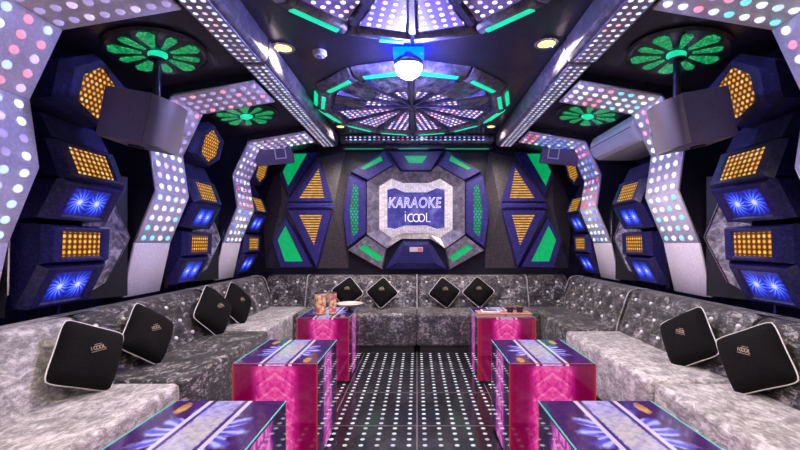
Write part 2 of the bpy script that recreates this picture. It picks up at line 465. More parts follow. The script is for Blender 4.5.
for s in (-1, 1):
    for ri, (y0, y1) in enumerate(RIBY):
        where = ['nearest the camera','behind the hanging corner-bay loudspeaker','beside the sign wall'][ri]
        where = ['nearest the camera','between the two nearer light columns','closest to the sign wall'][ri]
        t = thing('wall_rib', f'white perforated light rib on the {SIDE[s]} wall, {where}', 'wall rib', (s*2.3,(y0+y1)/2,.85), 'dotted light ribs')
        P = [Vector((s*-x, 0, z)) for x, z in RP]
        # dark body behind the plates
        off = [Vector((s*-(x-.02), 0, z+(.016 if i>3 else 0))) for i, (x, z) in enumerate(RP)]
        poly = off + [Vector((s*1.215,0,2.54)), Vector((s*2.12,0,2.40)), Vector((s*2.415,0,2.12)), Vector((s*2.415,0,.85))]
        obj('rib_body', MB().prism([p+Vector((0,y0,0)) for p in poly], (0,y1-y0,0)), 'black_lacquer', t)
        for si in range(5):
            a, b = P[si], P[si+1]; d = (b-a); L = d.length
            nrm = Vector((0,1,0)).cross(d).normalized()
            if nrm.dot(Vector((-s,0,-.3))) < 0: nrm = -nrm
            q = [a+Vector((0,y0,0)), a+Vector((0,y1,0)), b+Vector((0,y1,0)), b+Vector((0,y0,0))]
            c = (q[0]+q[2])/2
            pl = obj('blank_panel' if si == 0 else 'light_panel', MB().loft([p-nrm*.016 for p in q],[p+nrm*.002 for p in q]), 'rib_white', t, frame=Matrix.Translation(c), bevel=.003, seg=1)
            if si == 0: continue
            rows = [0,5,4,5,8][si]
            for i in range(rows):
                for j in range(4):
                    u = (i+.5)/rows; v = (j+.5)/4
                    p = a + d*u + Vector((0, y0+.015+(y1-y0-.03)*v, 0)) + nrm*.001
                    fx = Vector((0,1,0)); fy = nrm.cross(fx)
                    bulb(pl, frame3(p, fx, fy), bulb_colour(s, ri, si, u))

# ------------------------------------------------------------------ light columns in the bays
BAYS = [2.42, 3.73, 4.96]
BAYW = ['first','middle','end']
SEG = [('blue_pinwheels',(-2.20,.87),(-2.07,1.12)),('amber_leds',(-2.055,1.14),(-2.045,1.365)),
       ('blue_pinwheels',(-2.075,1.385),(-1.955,1.615)),('amber_leds',(-1.945,1.635),(-2.03,1.86))]
for s in (-1, 1):
    for bi, yc in enumerate(BAYS):
        hw = .235 if bi < 2 else .22
        where = ['beside the hanging loudspeaker','in the middle bay','in the corner by the sign wall'][bi]
        t = thing('light_column', f'dark {SIDE[s]}-wall column of two amber and two blue lights {where}', 'wall light', (s*2.3,yc,.87), 'light columns')
        for mat, (x0,z0), (x1,z1) in SEG:
            a, b = Vector((-s*x0,0,z0)), Vector((-s*x1,0,z1)); d = b-a
            nrm = Vector((0,1,0)).cross(d).normalized()
            if nrm.dot(Vector((-s,0,0))) < 0: nrm = -nrm
            def quad(h, e, k):
                a2, b2 = a+d.normalized()*e, b-d.normalized()*e
                return [p+nrm*k for p in (a2+Vector((0,yc-h,0)), a2+Vector((0,yc+h,0)), b2+Vector((0,yc+h,0)), b2+Vector((0,yc-h,0)))]
            back = [(s*2.415,yc-hw,z0-.012),(s*2.415,yc+hw,z0-.012),(s*2.415,yc+hw,z1+.012),(s*2.415,yc-hw,z1+.012)]
            am = mat.startswith('amber')
            pw, pe = (.128, .042) if am else (.128, .046)
            L = [back, quad(hw, .0, -.045), quad(hw-.035, .012, -.002), quad(pw+.02, pe-.015, 0), quad(pw+.004, pe-.003, -.014)]
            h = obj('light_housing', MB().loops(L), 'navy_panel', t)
            q = quad(pw+.003, pe-.002, -.0135); c = (q[0]+q[2])/2
            obj('light_panel', MB().loft([p-nrm*.001 for p in q],[p+nrm*.004 for p in q]), mat, h, frame=frame3(c, (0,-s,0), d))
        # neck between the top amber light and the sloping head
        obj('column_neck', MB().loft([(s*2.415,yc-hw,1.862),(s*2.415,yc+hw,1.862),(s*2.06,yc+hw-.03,1.862),(s*2.06,yc-hw+.03,1.862)],
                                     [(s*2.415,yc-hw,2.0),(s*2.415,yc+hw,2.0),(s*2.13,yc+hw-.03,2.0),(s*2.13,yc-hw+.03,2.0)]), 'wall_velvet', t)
        # sloping hexagon light
        hx = thing('hexagon_light', f'amber honeycomb hexagon light high on the {SIDE[s]} wall {where}', 'wall light', (s*2.1,yc,2.0), 'hexagon lights')
        a, b = Vector((s*2.0,yc,2.0)), Vector((s*1.90,yc,2.36)); d = (b-a); e = d.normalized(); c = (a+b)/2
        nrm = Vector((0,1,0)).cross(d).normalized()
        if nrm.dot(Vector((-s,0,-.5))) < 0: nrm = -nrm
        def hexa(w, h, k): return [c + Vector((0,yy*w,0)) + e*(vv*h) + nrm*k for yy, vv in ((-.25,1),(.95,.5),(1,-.45),(.25,-1),(-.95,-.6),(-1,.4))]
        if s > 0 and bi == 1: bpy.data.objects.remove(hx); continue_hex = False
        else: continue_hex = True
        hw2 = .25 if bi < 2 else .22
        back = [Vector((s*(2.3 if p.z < 2.2 else 2.14), p.y, min(p.z, 2.37))) for p in hexa(hw2, .21, 0)]
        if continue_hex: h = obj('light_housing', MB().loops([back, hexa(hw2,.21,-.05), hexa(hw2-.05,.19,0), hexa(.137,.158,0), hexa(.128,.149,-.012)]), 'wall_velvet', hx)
        q = hexa(.128,.149,-.011)
        if continue_hex: obj('light_panel', MB().loft(q,[p+nrm*.004 for p in q]), 'amber_honeycomb', h, frame=frame3(c,(0,-s,0),d))
        # slanted mirror wedges either side of the column
        for k in (-1, 1):
            if bi == 2 and k == 1: continue
            ya = yc + k*(hw+.015); yb = {(-1,0):2.05,(1,0):2.92,(-1,1):3.385,(1,1):4.26,(-1,2):4.715}[(k,bi)]
            if abs(yb-ya) < .03: continue
            w = thing('mirror_wedge', f'marbled mirror wedge on the {SIDE[s]} wall {"before" if k<0 else "behind"} the light column {where}', 'mirror', (s*2.38,(ya+yb)/2,.86), 'mirror wedges')
            pts = [(ya,.87),(yb,.87),(yb,1.0),(ya+(yb-ya)*.55,1.42),(yb,1.72),(yb,1.98),(ya,1.98)]
            pos = lambda f, z, o=0: Vector((s*(2.27-.14*f+o), ya+(yb-ya)*f, z))
            obj('backing', MB().prism([pos(f,z,.02) for f,z in ((0,.87),(1,.87),(1,1.75),(0,1.75))],(s*.03,0,0)), 'dark_plinth', w)
            q2 = [pos(f,z) for f,z in ((0,.9),(.45,.98),(.97,1.30),(.5,1.66),(0,1.74))]
            obj('mirror', MB().prism(q2,(s*.018,0,0)), 'mirror_marble', w)
            obj('bevelled_edge', MB().tube([p-Vector((s*.004,0,0)) for p in q2[1:4]], .007, 6), 'chrome', w)

# ------------------------------------------------------------------ ceiling medallions
def medallion(cx, cy, label, near, RO):
    t = thing('ceiling_medallion', label, 'ceiling light', (cx,cy,2.6), 'ceiling medallions')
    N = 12
    def pt(r, a, z): return Vector((cx+r*RO*math.sin(a), cy-r*RO*math.cos(a), z))
    ang = [2*math.pi*i/N for i in range(N+1)]
    obj('back_plate', MB().loft([pt(.98,a,2.63) for a in ang[:-1]],[pt(.98,a,2.639) for a in ang[:-1]]), 'black_lacquer', t)
    for i in range(N):
        a, b = ang[i]+.012, ang[i+1]-.012
        prof = [(1.0,2.637),(.955,2.585),(.875,2.575),(.83,2.62)] if near else [(1.0,2.637),(.94,2.575),(.865,2.565),(.80,2.622)]
        L = [[pt(r,a,z) for r,z in prof], [pt(r,b,z) for r,z in prof]]
        rim = obj('rim_segment', MB().loft(L[0], L[1]), 'grey_bevel', t, bevel=.005, seg=1)
        def strip(r0,z0,r1,z1,u,frac=1):
            b2 = b-u if frac == 1 else a+u+(b-a-2*u)*frac
            p = [pt(r0,a+u,z0), pt(r0,b2,z0), pt(r1,b2,z1), pt(r1,a+u,z1)]
            n = (p[1]-p[0]).cross(p[2]-p[0]).normalized()
            if n.z > 0: n = -n
            return MB().loft([q-n*.004 for q in p],[q+n*.006 for q in p])
        if near:
            if i not in (5,): obj('green_light', strip(.94,2.583,.89,2.577,.06,.5 if i == 6 else 1), 'green_bright', rim)
        else:
            obj('green_light', strip(.915,2.572,.878,2.567,.07), 'green_bright', rim)
            if i in (2,3,4,7,8,9):
                obj('green_light', strip(.978,2.616,.952,2.588,.08), 'green_bright', rim)
                obj('green_light', strip(.85,2.578,.818,2.605,.1), 'green_bright', rim)
        nearhalf = (i in (0,1,2,N-1,N-2,N-3)) and not near
        ro = .48 if nearhalf else (.80 if near else .77)
        zo, zi = (2.606, 2.618) if nearhalf else (2.590, 2.612)
        sp = .052 if not near else .042                                   # half gap left for the spoke, in metres
        def wed(r0, z0_, r1, z1_, g):
            return [pt(r0, ang[i]+g/(r0*RO), z0_), pt(r0, ang[i+1]-g/(r0*RO), z0_), pt(r1, ang[i+1]-min(.2,g/(r1*RO)), z1_), pt(r1, ang[i]+min(.2,g/(r1*RO)), z1_)]
        p = wed(ro, zo, .19, zi, sp); c = (p[0]+p[1])/2
        obj('light_wedge', MB().loft([q+Vector((0,0,.010)) for q in p], p), 'medallion_leds', t, frame=frame3(c, p[1]-p[0], p[2]-p[0]))
        if nearhalf:
            p2 = wed(.79, 2.618, .50, 2.578, .03)
            obj('marble_plate', MB().loft([q+Vector((0,0,.008)) for q in p2], p2), 'silver_marble', t)
        sd = Vector((math.cos(ang[i]),math.sin(ang[i]),0)); up = Vector((0,0,.025))
        d0, d1 = pt(.80,ang[i],2.592), pt(.02,ang[i],2.605)
        A = [d0-sd*.036+up, d0+sd*.036+up, d0+sd*.02-up*.6, d0-sd*.02-up*.6]; B = [d1-sd*.014+up, d1+sd*.014+up, d1+sd*.008, d1-sd*.008]
        obj('spoke', MB().loft(A, B), 'spoke_metal', t)
medallion(-.05, 3.90, 'twelve-sided ceiling medallion with green rim lights, behind the glowing bulb', False, .97)
medallion(-.03, 1.76, 'large ceiling medallion of dotted light wedges in front of the glowing bulb', True, .90)

# glowing bulb between the medallions
t = thing('magic_ball_lamp', 'glowing white globe bulb on the ceiling between the two medallions', 'lamp', (-.06,2.80,2.637))
obj('ceiling_plate', MB().box((-.17,2.75,2.59),(.05,2.86,2.637)), 'blue_lit_base', t, bevel=.006)
obj('socket', MB().lathe([(.055,2.60),(.055,2.555),(.04,2.55)],20,(-.06,2.80,0)), 'white_plastic', t, smooth=True)
for dx in (-.13,.13):          # unseen point lights added beside the globe to spread blue on the ceiling
    l = bpy.data.lights.new('blue_fill','POINT'); l.energy = 17; l.color = (.03,.05,1); l.shadow_soft_size = 0
    o = bpy.data.objects.new('blue_fill', l); COL.objects.link(o); place(o, Matrix.Translation((-.06+dx,2.80,2.47)), t)
pr = [(.05,2.562),(.098,2.556),(.104,2.545),(.104,2.525),(.098,2.515)]
obj('collar', MB().lathe(pr,24,(-.06,2.80,0)), 'chrome', t, smooth=True)
pr = [(.094*math.cos(R(a)),2.516-.085*math.sin(R(a))) for a in range(0,90,9)]+[(.002,2.431)]
obj('globe', MB().lathe(pr,24,(-.06,2.80,0)), 'bulb_glass', t, smooth=True)
t = thing('smoke_detector', 'small round white smoke detector on the black ceiling', 'smoke detector', (-.70,2.83,2.637))
obj('housing', MB().lathe([(.05,2.638),(.05,2.62),(.04,2.605),(.001,2.602)],20,(-.70,2.83,0)), 'white_plastic', t, smooth=True)
obj('sensor_cap', MB().lathe([(.02,2.606),(.02,2.598),(.001,2.596)],14,(-.70,2.83,0)), 'grey_bevel', t, smooth=True)

# warm downlights
def downlight(x, y, r, label, power):
    t = thing('downlight', label, 'downlight', (x,y,2.637), 'warm downlights')
    obj('trim_ring', MB().lathe([(r*.72,2.638),(r,2.636),(r,2.628),(r*.9,2.622),(r*.74,2.624),(r*.7,2.632)],24,(x,y,0)), 'chrome', t, smooth=True)
    obj('lens', MB().lathe([(r*.70,2.637),(r*.70,2.629),(r*.5,2.624),(.001,2.622)],20,(x,y,0)), 'warm_lens', t, smooth=True)
    if power:
        l = bpy.data.lights.new('downlight_lamp','SPOT'); l.energy = power; l.color = (1,.85,.75); l.spot_size = R(150); l.spot_blend = .9; l.shadow_soft_size = .05
        o = bpy.data.objects.new('downlight_lamp', l); COL.objects.link(o); place(o, Matrix.Translation((x,y,2.615)), t)
DL = 215
downlight(-.94,2.76,.08,'warm downlight by the smoke detector', DL)
downlight(.89,2.70,.08,'warm downlight beside the bulb, right of the large medallion', DL)
downlight(-.90,4.62,.06,'warm downlight behind the round medallion at the left beam end', DL*.7)
downlight(.87,4.62,.06,'warm downlight behind the round medallion at the right beam end', DL*.7)
downlight(.07,4.93,.035,'tiny warm downlight in front of the dotted cross beam', 8)
downlight(-.94,.75,.07,'added unseen warm downlight left of the large near medallion', DL)  # this pair is out of view, added to brighten the sofas
downlight(.89,.75,.07,'added unseen warm downlight right of the large near medallion', DL)
for x, w in ((-.94,'left'),(.89,'right')): downlight(x,-.7,.07,f'added warm downlight behind the photographer, {w} side', DL*1.2)  # second unseen pair, added for more light on the sofas

for s in (-1, 1):   # flat grey ceiling vents before the sign wall
    t = thing('ceiling_vent', f'flat grey vent under the ceiling at the {SIDE[s]} beam end', 'vent', (s*1.27,5.0,2.49), 'ceiling vents')
    obj('vent_frame', MB().box((s*1.27-.14,4.9,2.50),(s*1.27+.14,5.05,2.53)), 'grey_bevel', t, bevel=.004)
    obj('vent_slats', MB().box((s*1.27-.115,4.92,2.496),(s*1.27+.115,5.03,2.502)), 'dark_metal', t)

# ------------------------------------------------------------------ green flower lamps and hanging loudspeakers
def flower(x, y, s, label):
    zc = 2.402 + (2.12-abs(x))*.1538
    nr = Vector((-s*.1538/1.0118*-1, 0, -1/1.0118)); nr = Vector((s*-.152,0,-.988)) 
    # soffit climbs towards the room's middle, its normal leans that way
    fr = frame3((x,y,zc-.004), Vector((1,0,-s*.1538)), (0,-1,0))
    t = thing('flower_ceiling_lamp', label, 'ceiling light', frame=fr, group='green flower lamps')
    F = lambda r, a, z: Vector((r*math.cos(a), r*math.sin(a), z))
    n = 40
    obj('base_plate', MB().lathe([(.285,-.0),(.29,.012),(.27,.022),(.001,.022)], n), 'black_lacquer', t, frame=fr, smooth=False, worldverts=False)
    for k in range(10):
        a = 2*math.pi*k/10; w = .21 if k % 2 == 0 else .14
        r1 = .255 if k % 2 == 0 else .235
        pts = [F(.085,a-.13,.0), F(.085,a+.13,0), F(r1*.9,a+w*1.0,0), F(r1,a+w*.5,0), F(r1,a-w*.5,0), F(r1*.9,a-w*1.0,0)]
        obj('light_petal', MB().loft([p+Vector((0,0,.021)) for p in pts],[p+Vector((0,0,.028)) for p in pts]), 'green_petal', t, frame=fr, worldverts=False)
    obj('hub', MB().lathe([(.055,.02),(.055,.034),(.04,.042),(.001,.044)],18), 'green_bright', t, frame=fr, worldverts=False, smooth=True)
    return zc
FL = 'green flower-shaped ceiling lamp'
for s in (-1, 1):
    zc = flower(s*1.64, 2.48, s, f'{FL} that the {SIDE[s]} loudspeaker pole hangs from')
    flower(s*1.61, 3.70, s, f'{FL} over the middle bay by the {SIDE[s]} beam')
    x, y = s*1.64, 2.48
    t = thing('loudspeaker', f'black loudspeaker hanging on a pole by the {SIDE[s]} wall', 'loudspeaker', (x,y,zc-.05), 'hanging loudspeakers')
    obj('pole', MB().tube([(x,y,zc-.05),(x,y,2.12)],.021,14), 'dark_metal', t, smooth=True)
    obj('pole_flange', MB().lathe([(.05,zc-.055),(.05,zc-.065),(.03,zc-.07)],18,(x,y,0)), 'dark_metal', t, smooth=True)
    # cabinet: front looks to the room's middle and a little down
    fx = Vector((-s*.995,.05,0)).normalized()          # front direction, flat
    tilt = R(11)
    fwd = fx*math.cos(tilt) - Vector((0,0,1))*math.sin(tilt)
    side = Vector((0,0,1)).cross(fx).normalized()
    up = fwd.cross(side).normalized()
    if up.z < 0: up = -up
    c = Vector((s*1.62, 2.36, 1.98))
    def q(d, w, h): return c + fwd*d + side*w + up*h
    D0, D1, W0, W1, H = -.185, .105, .13, .168, .145
    obj('cabinet', MB().loft([q(D0,-W0,-H),q(D0,W0,-H),q(D0,W0,H),q(D0,-W0,H)],[q(D1,-W1,-H),q(D1,W1,-H),q(D1,W1,H),q(D1,-W1,H)]), 'speaker_vinyl', t, bevel=.012)
    n = 10; L0, L1 = [], []
    for i in range(n+1):
        w = -1+2*i/n; dd = D1 + .075*(1-abs(w)**2.6)
        L0.append(q(dd, w*W1*.97, -H*.96)); L1.append(q(dd, w*W1*.97, H*.96))
    ga = [q(D1-.004,-W1*.97,-H*.96)]+L0+[q(D1-.004,W1*.97,-H*.96)]; gb = [q(D1-.004,-W1*.97,H*.96)]+L1+[q(D1-.004,W1*.97,H*.96)]
    g = obj('grille', MB().loft(ga, gb), 'speaker_grille', t, smooth=True)
    k = s*1 ; ww = -s*.55
    lb = [q(D1+.075*(1-abs(ww)**2.6)+.004, ww*W1, -.02), q(D1+.075*(1-abs(ww)**2.6)+.004, ww*W1+.03, -.02), q(D1+.075*(1-abs(ww)**2.6)+.004, ww*W1+.03, .0), q(D1+.075*(1-abs(ww)**2.6)+.004, ww*W1, .0)]
    obj('badge', MB().prism(lb, fwd*.004), 'chrome', g)
    for hh in (-1,1):
        obj('bracket', MB().loft([q(-.07,-.02,hh*(H+.001)),q(.0,-.02,hh*(H+.001)),q(.0,.02,hh*(H+.001)),q(-.07,.02,hh*(H+.001))],
                                 [q(-.07,-.02,hh*(H+.01)),q(.0,-.02,hh*(H+.01)),q(.0,.02,hh*(H+.01)),q(-.07,.02,hh*(H+.01))]), 'dark_metal', t)
    # small satellite speaker in the back corner
    x, y, z = s*1.70, 4.70, 2.29
    t = thing('satellite_speaker', f'small black speaker with white square emblem in the {SIDE[s]} back corner', 'loudspeaker', (x,y,z+.13), 'satellite speakers')
    rz = Matrix.Translation((x,y,z)) @ Matrix.Rotation(s*R(-12),4,'Z') @ Matrix.Rotation(R(10),4,'X') @ Matrix.Rotation(s*R(8),4,'Y')
    cb = MB().box((-.21,-.09,-.09),(.21,.12,.09)); cb.v = [rz @ v for v in cb.v]
    obj('cabinet', cb, 'speaker_vinyl', t, bevel=.015)
    fr4 = rz @ Matrix.Translation((-s*.08,-.093,.03)); e = .064; wd = .013; mb = MB()
    for bx in (((-e,-.004,-e),(e,0,-e+wd)),((-e,-.004,e-wd),(e,0,e)),((-e,-.004,-e+wd),(-e+wd,0,e-wd)),((e-wd,-.004,-e+wd),(e,0,e-wd))): mb.box(*bx)
    mb.v = [fr4 @ v for v in mb.v]; obj('square_emblem', mb, 'white_plastic', t)
    obj('hanger', MB().tube([(x,y+.02,z+.08),(x,y+.02,2.452)],.014,10), 'dark_metal', t)

# ------------------------------------------------------------------ air conditioner on the right wall
t = thing('air_conditioner', 'white air conditioner high on the wall beside a dotted rib', 'air conditioner', (2.1,3.8,2.15))
ya, yb = 3.375, 4.19
pf = [(2.13,2.385),(1.93,2.395),(1.875,2.37),(1.845,2.31),(1.845,2.25),(1.875,2.18),(1.93,2.14),(2.13,2.135),(2.35,2.14),(2.35,2.16),(2.16,2.35)]
obj('casing', MB().loft([(x,ya,z) for x,z in pf],[(x,yb,z) for x,z in pf]), 'white_plastic', t, bevel=.012)
obj('outlet_flap', MB().loft([(1.852,ya+.04,2.225),(1.885,ya+.04,2.163),(1.881,ya+.04,2.158),(1.846,ya+.04,2.222)],[(1.852,yb-.04,2.225),(1.885,yb-.04,2.163),(1.881,yb-.04,2.158),(1.846,yb-.04,2.222)]), 'white_plastic', t)
obj('front_seam', MB().box((1.842,ya+.02,2.262),(1.85,yb-.02,2.268)), 'dark_metal', t)

# ------------------------------------------------------------------ back wall: sign medallion
def Wp(px, py, d=0.0): return Vector(((px-417)/74.9, YB-d, 1.26+(243-py)/74.9))
def Cm(cx, cy, d=0.0): return Wp(345+cx/3.214, 140+cy/3.214, d)
bwf = lambda c: frame3(c, (1,0,0), (0,0,1))
t = thing('sign_medallion', 'octagonal wall sign with glowing karaoke lettering at the end wall', 'wall sign', (0.0,YB,.95))
def sym(pts): return pts + [(456-x, y) for x, y in reversed(pts)]
def at(pts, d): return [Cm(x, y, d) for x, y in pts]
O1 = sym([(180,318),(135,348),(72,303),(72,135),(160,84),(180,104)])
O2 = sym([(186,300),(150,316),(110,287),(110,150),(150,124),(186,138)])
O3 = sym([(192,275),(160,286),(136,281),(136,160),(160,154),(192,168)])
O0 = sym([(140,412),(122,418),(5,352),(-10,230),(14,105),(128,36)])
obj('backing', MB().loft(at(O0,.0),at(O0,.05)), 'black_lacquer', t)
obj('grey_bevel_ring', MB().loops([at(O1,.04),at(O1,.15),at(O2,.09),at(O2,.04)],True,True), 'grey_bevel', t)
obj('mosaic_frame', MB().loops([at(O2,.06),at(O2,.10),at(O3,.115),at(O3,.07)],True,True), 'white_mosaic', t, frame=bwf(Cm(228,215,.1)))
scr = obj('screen', MB().loft(at(O3,.07),at(O3,.085)), 'screen_blue', t, frame=bwf(Cm(228,215,.1)))
def framed(pts, lpts, fmat, lmat, fname, lname, d=.14, par=None, bar=None):
    P = at(pts,.03) if par is None else par(pts,.03)
    fn = at if par is None else par
    T = fn(pts,d); 
    L = fn(lpts,d); cen = sum(L, Vector())/len(L)
    mid = [Vector((p.x+(cen.x-p.x)*.06, p.y-.0, p.z+(cen.z-p.z)*.06)) for p in T]
    h = obj(fname, MB().loops([P, fn(pts,d-.03), [m_ for m_ in mid], L, [Vector((p.x,p.y+.02,p.z)) for p in L]]), fmat, bar or t)
    q = [Vector((p.x,p.y+.018,p.z)) for p in L]
    return obj(lname, MB().loft(q,[Vector((p.x,p.y-.006,p.z)) for p in q]), lmat, h, frame=bwf(cen))
for mir in (0,1):
    f = (lambda pts: [(456-x,y) for x,y in pts][::-1]) if mir else (lambda pts: pts)
    framed(f([(-8,230),(14,108),(70,136),(70,302),(8,350)]), f([(16,226),(28,140),(44,152),(44,296),(24,312)]), 'violet_frame', 'green_mesh', 'side_block', 'green_mesh_light')
    framed(f([(18,104),(130,36),(158,82),(74,132)]), f([(50,92),(115,52),(122,68),(62,97)]), 'violet_frame', 'green_light', 'upper_corner_block', 'green_light')
    framed(f([(10,354),(70,308),(134,350),(120,416)]), f([(46,348),(66,335),(124,377),(108,390)]), 'grey_bevel', 'green_light', 'lower_corner_block', 'green_light', d=.15)
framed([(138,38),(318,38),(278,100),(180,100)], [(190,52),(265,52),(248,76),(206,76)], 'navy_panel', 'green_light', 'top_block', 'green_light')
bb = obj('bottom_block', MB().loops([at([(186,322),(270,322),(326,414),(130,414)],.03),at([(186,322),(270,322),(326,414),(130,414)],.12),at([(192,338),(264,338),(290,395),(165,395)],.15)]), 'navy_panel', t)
obj('sticker', MB().box(Cm(208,359,.162),Cm(250,344,.150)), 'paper', bb)
obj('sticker_mark', MB().box(Cm(234,357,.166),Cm(248,346,.161)), 'sticker_red', bb)

# lettering as neon strokes
def neon_text(text, size, cx, cz, y, shear, name, depth):
    cu = bpy.data.curves.new('lettering','FONT'); cu.body = text; cu.size = size; cu.shear = shear
    cu.align_x = 'CENTER'; cu.align_y = 'CENTER'; cu.fill_mode = 'NONE'; cu.bevel_depth = depth; cu.bevel_resolution = 1; cu.resolution_u = 4
    cu.space_character = 1.06
    tmp = bpy.data.objects.new('lettering_curve', cu)
    COL.objects.link(tmp); dg = bpy.context.evaluated_depsgraph_get()
    me = bpy.data.meshes.new_from_object(tmp.evaluated_get(dg)); bpy.data.objects.remove(tmp); bpy.data.curves.remove(cu)
    me.materials.clear(); me.materials.append(MT['neon'])
    xs = [v.co.x for v in me.vertices]; zs = [v.co.y for v in me.vertices]
    me.name = name
    o = bpy.data.objects.new(name, me); COL.objects.link(o); return o, (min(xs),max(xs),min(zs),max(zs))
o, (x0,x1,z0,z1) = neon_text('KARAOKE', .2, 0, 0, 0, .12, 'karaoke_lettering', .0035)
c = Cm(225,201,.098); tw, th_ = (Cm(310,0)-Cm(140,0)).x, (Cm(0,184)-Cm(0,219)).z
place(o, bwf(c) @ Matrix.Diagonal((tw/(x1-x0), th_/(z1-z0), 1, 1)) @ Matrix.Translation((-(x0+x1)/2, -(z0+z1)/2, 0)), scr)
mb = MB(); D = .098
def stroke(pts): mb.tube([Cm(x,y,D) for x,y in pts], .0062, 8)
arc = lambda cx, cy, rx, ry, a0, a1, n=18: [(cx+rx*math.cos(R(a0+(a1-a0)*i/n)), cy-ry*math.sin(R(a0+(a1-a0)*i/n))) for i in range(n+1)]
stroke([(194,238),(194,262)]); stroke([(193,230),(195,232)])
stroke(arc(212,250,10,12,50,310)); stroke(arc(229,250,10,12,0,360)); stroke(arc(246,250,10,12,0,360))
stroke([(262,234),(262,262),(274,262)])
obj('icool_lettering', mb, 'neon', scr, smooth=True)

# wings beside the sign
for s in (-1, 1):
    t = thing('wall_wing', f'faceted dark wall wing with green and amber lights, {SIDE[s]} of the karaoke sign', 'wall panel', (s*1.4,YB,.95), 'faceted wings')
    def wg(pts, d):
        out = []
        for cx, cy in pts:
            p = Wp(260+cx/3, 140+cy/3, d)
            if s > 0: p.x = -p.x
            out.append(p)
        return out
    def fac(tri):
        return [wg([(x,y)],d)[0] for x,y,d in tri]
    mb = MB()
    V = {'c':(224,199,.15),'l':(62,199,.10),'tl':(60,36,.02),'tr':(250,30,.02),'r':(268,199,.02),'br':(262,386,.02),'bl':(10,386,.02),'e':(0,199,.02),'mt':(182,50,.05),'mb':(174,386,.05)}
    for k in (('l','tl','mt'),('l','mt','c'),('mt','tr','c'),('tr','r','c'),('c','r','br'),('c','br','mb'),('l','c','mb'),('l','mb','bl'),('e','l','bl'),('e','tl','l')):
        mb.add(fac([V[i] for i in k]), [(0,1,2)])
    rim = ('tl','mt','tr','r','br','mb','bl','e'); n = len(rim)
    for i in range(n):
        a, b = V[rim[i]], V[rim[(i+1)%n]]
        mb.add(fac([a,b,(b[0],b[1],.0),(a[0],a[1],.0)]), [(0,1,2,3)])
    mb.add(fac([(V[i][0],V[i][1],.0) for i in rim]), [tuple(range(n))])
    obj('facets', mb, 'facet_panel', t)
    framed([(181,62),(84,188),(222,188)], [(179,86),(121,176),(196,176)], 'violet_frame', 'amber_louvre', 'upper_triangle', 'amber_light', d=.16, par=wg, bar=t)
    framed([(84,210),(222,210),(172,384)], [(120,224),(190,224),(165,316)], 'violet_frame', 'amber_louvre', 'lower_triangle', 'amber_light', d=.16, par=wg, bar=t)
    framed([(84,34),(176,36),(88,172),(58,110)], [(97,42),(143,42),(86,140),(70,96)], 'navy_panel', 'green_light', 'upper_flank', 'green_light', d=.13, par=wg, bar=t)
    framed([(80,230),(164,384),(62,386),(36,300)], [(78,256),(130,364),(76,364),(55,300)], 'violet_frame', 'green_light', 'lower_flank', 'green_light', d=.13, par=wg, bar=t)
    obj('divider', MB().loops([wg([(84,190),(222,190),(222,208),(84,208)],.03),wg([(84,190),(222,190),(222,208),(84,208)],.15),wg([(98,196),(206,196),(206,203),(98,203)],.175)]), 'violet_frame', t)

# ------------------------------------------------------------------ sofas
ZS, ZB = .45, .83
def tufted(mb, P, nu, nv, bu, bv, depth, rows):
    """grid over the function P(u,v)->(point, normal), pressed in at the buttons; returns button positions"""
    btn = []
    for r in range(rows):
        k = bu if r % 2 == 0 else bu-1
        for i in range(k):
            u = (i+.5+(0 if r % 2 == 0 else .5))/bu
            btn.append((u, (r+.8)/(rows+.6)))
    L = len(mb.v); vs = []; fs = []
    for j in range(nv+1):
        for i in range(nu+1):
            u, v = i/nu, j/nv
            p, n = P(u, v)
            h = 0
            for (a, b) in btn:
                dd = math.hypot((u-a)*bu*1.2, (v-b)*rows*1.1)
                h -= depth*math.exp(-(dd/.33)**2)
            eu = min(u,1-u)*bu*4
            h -= depth*.9*math.exp(-eu*1.6)
            vs.append(p+n*h)
    for j in range(nv):
        for i in range(nu):
            a = j*(nu+1)+i; fs.append((a,a+1,a+nu+2,a+nu+1))
    mb.add(vs, fs)
    return btn
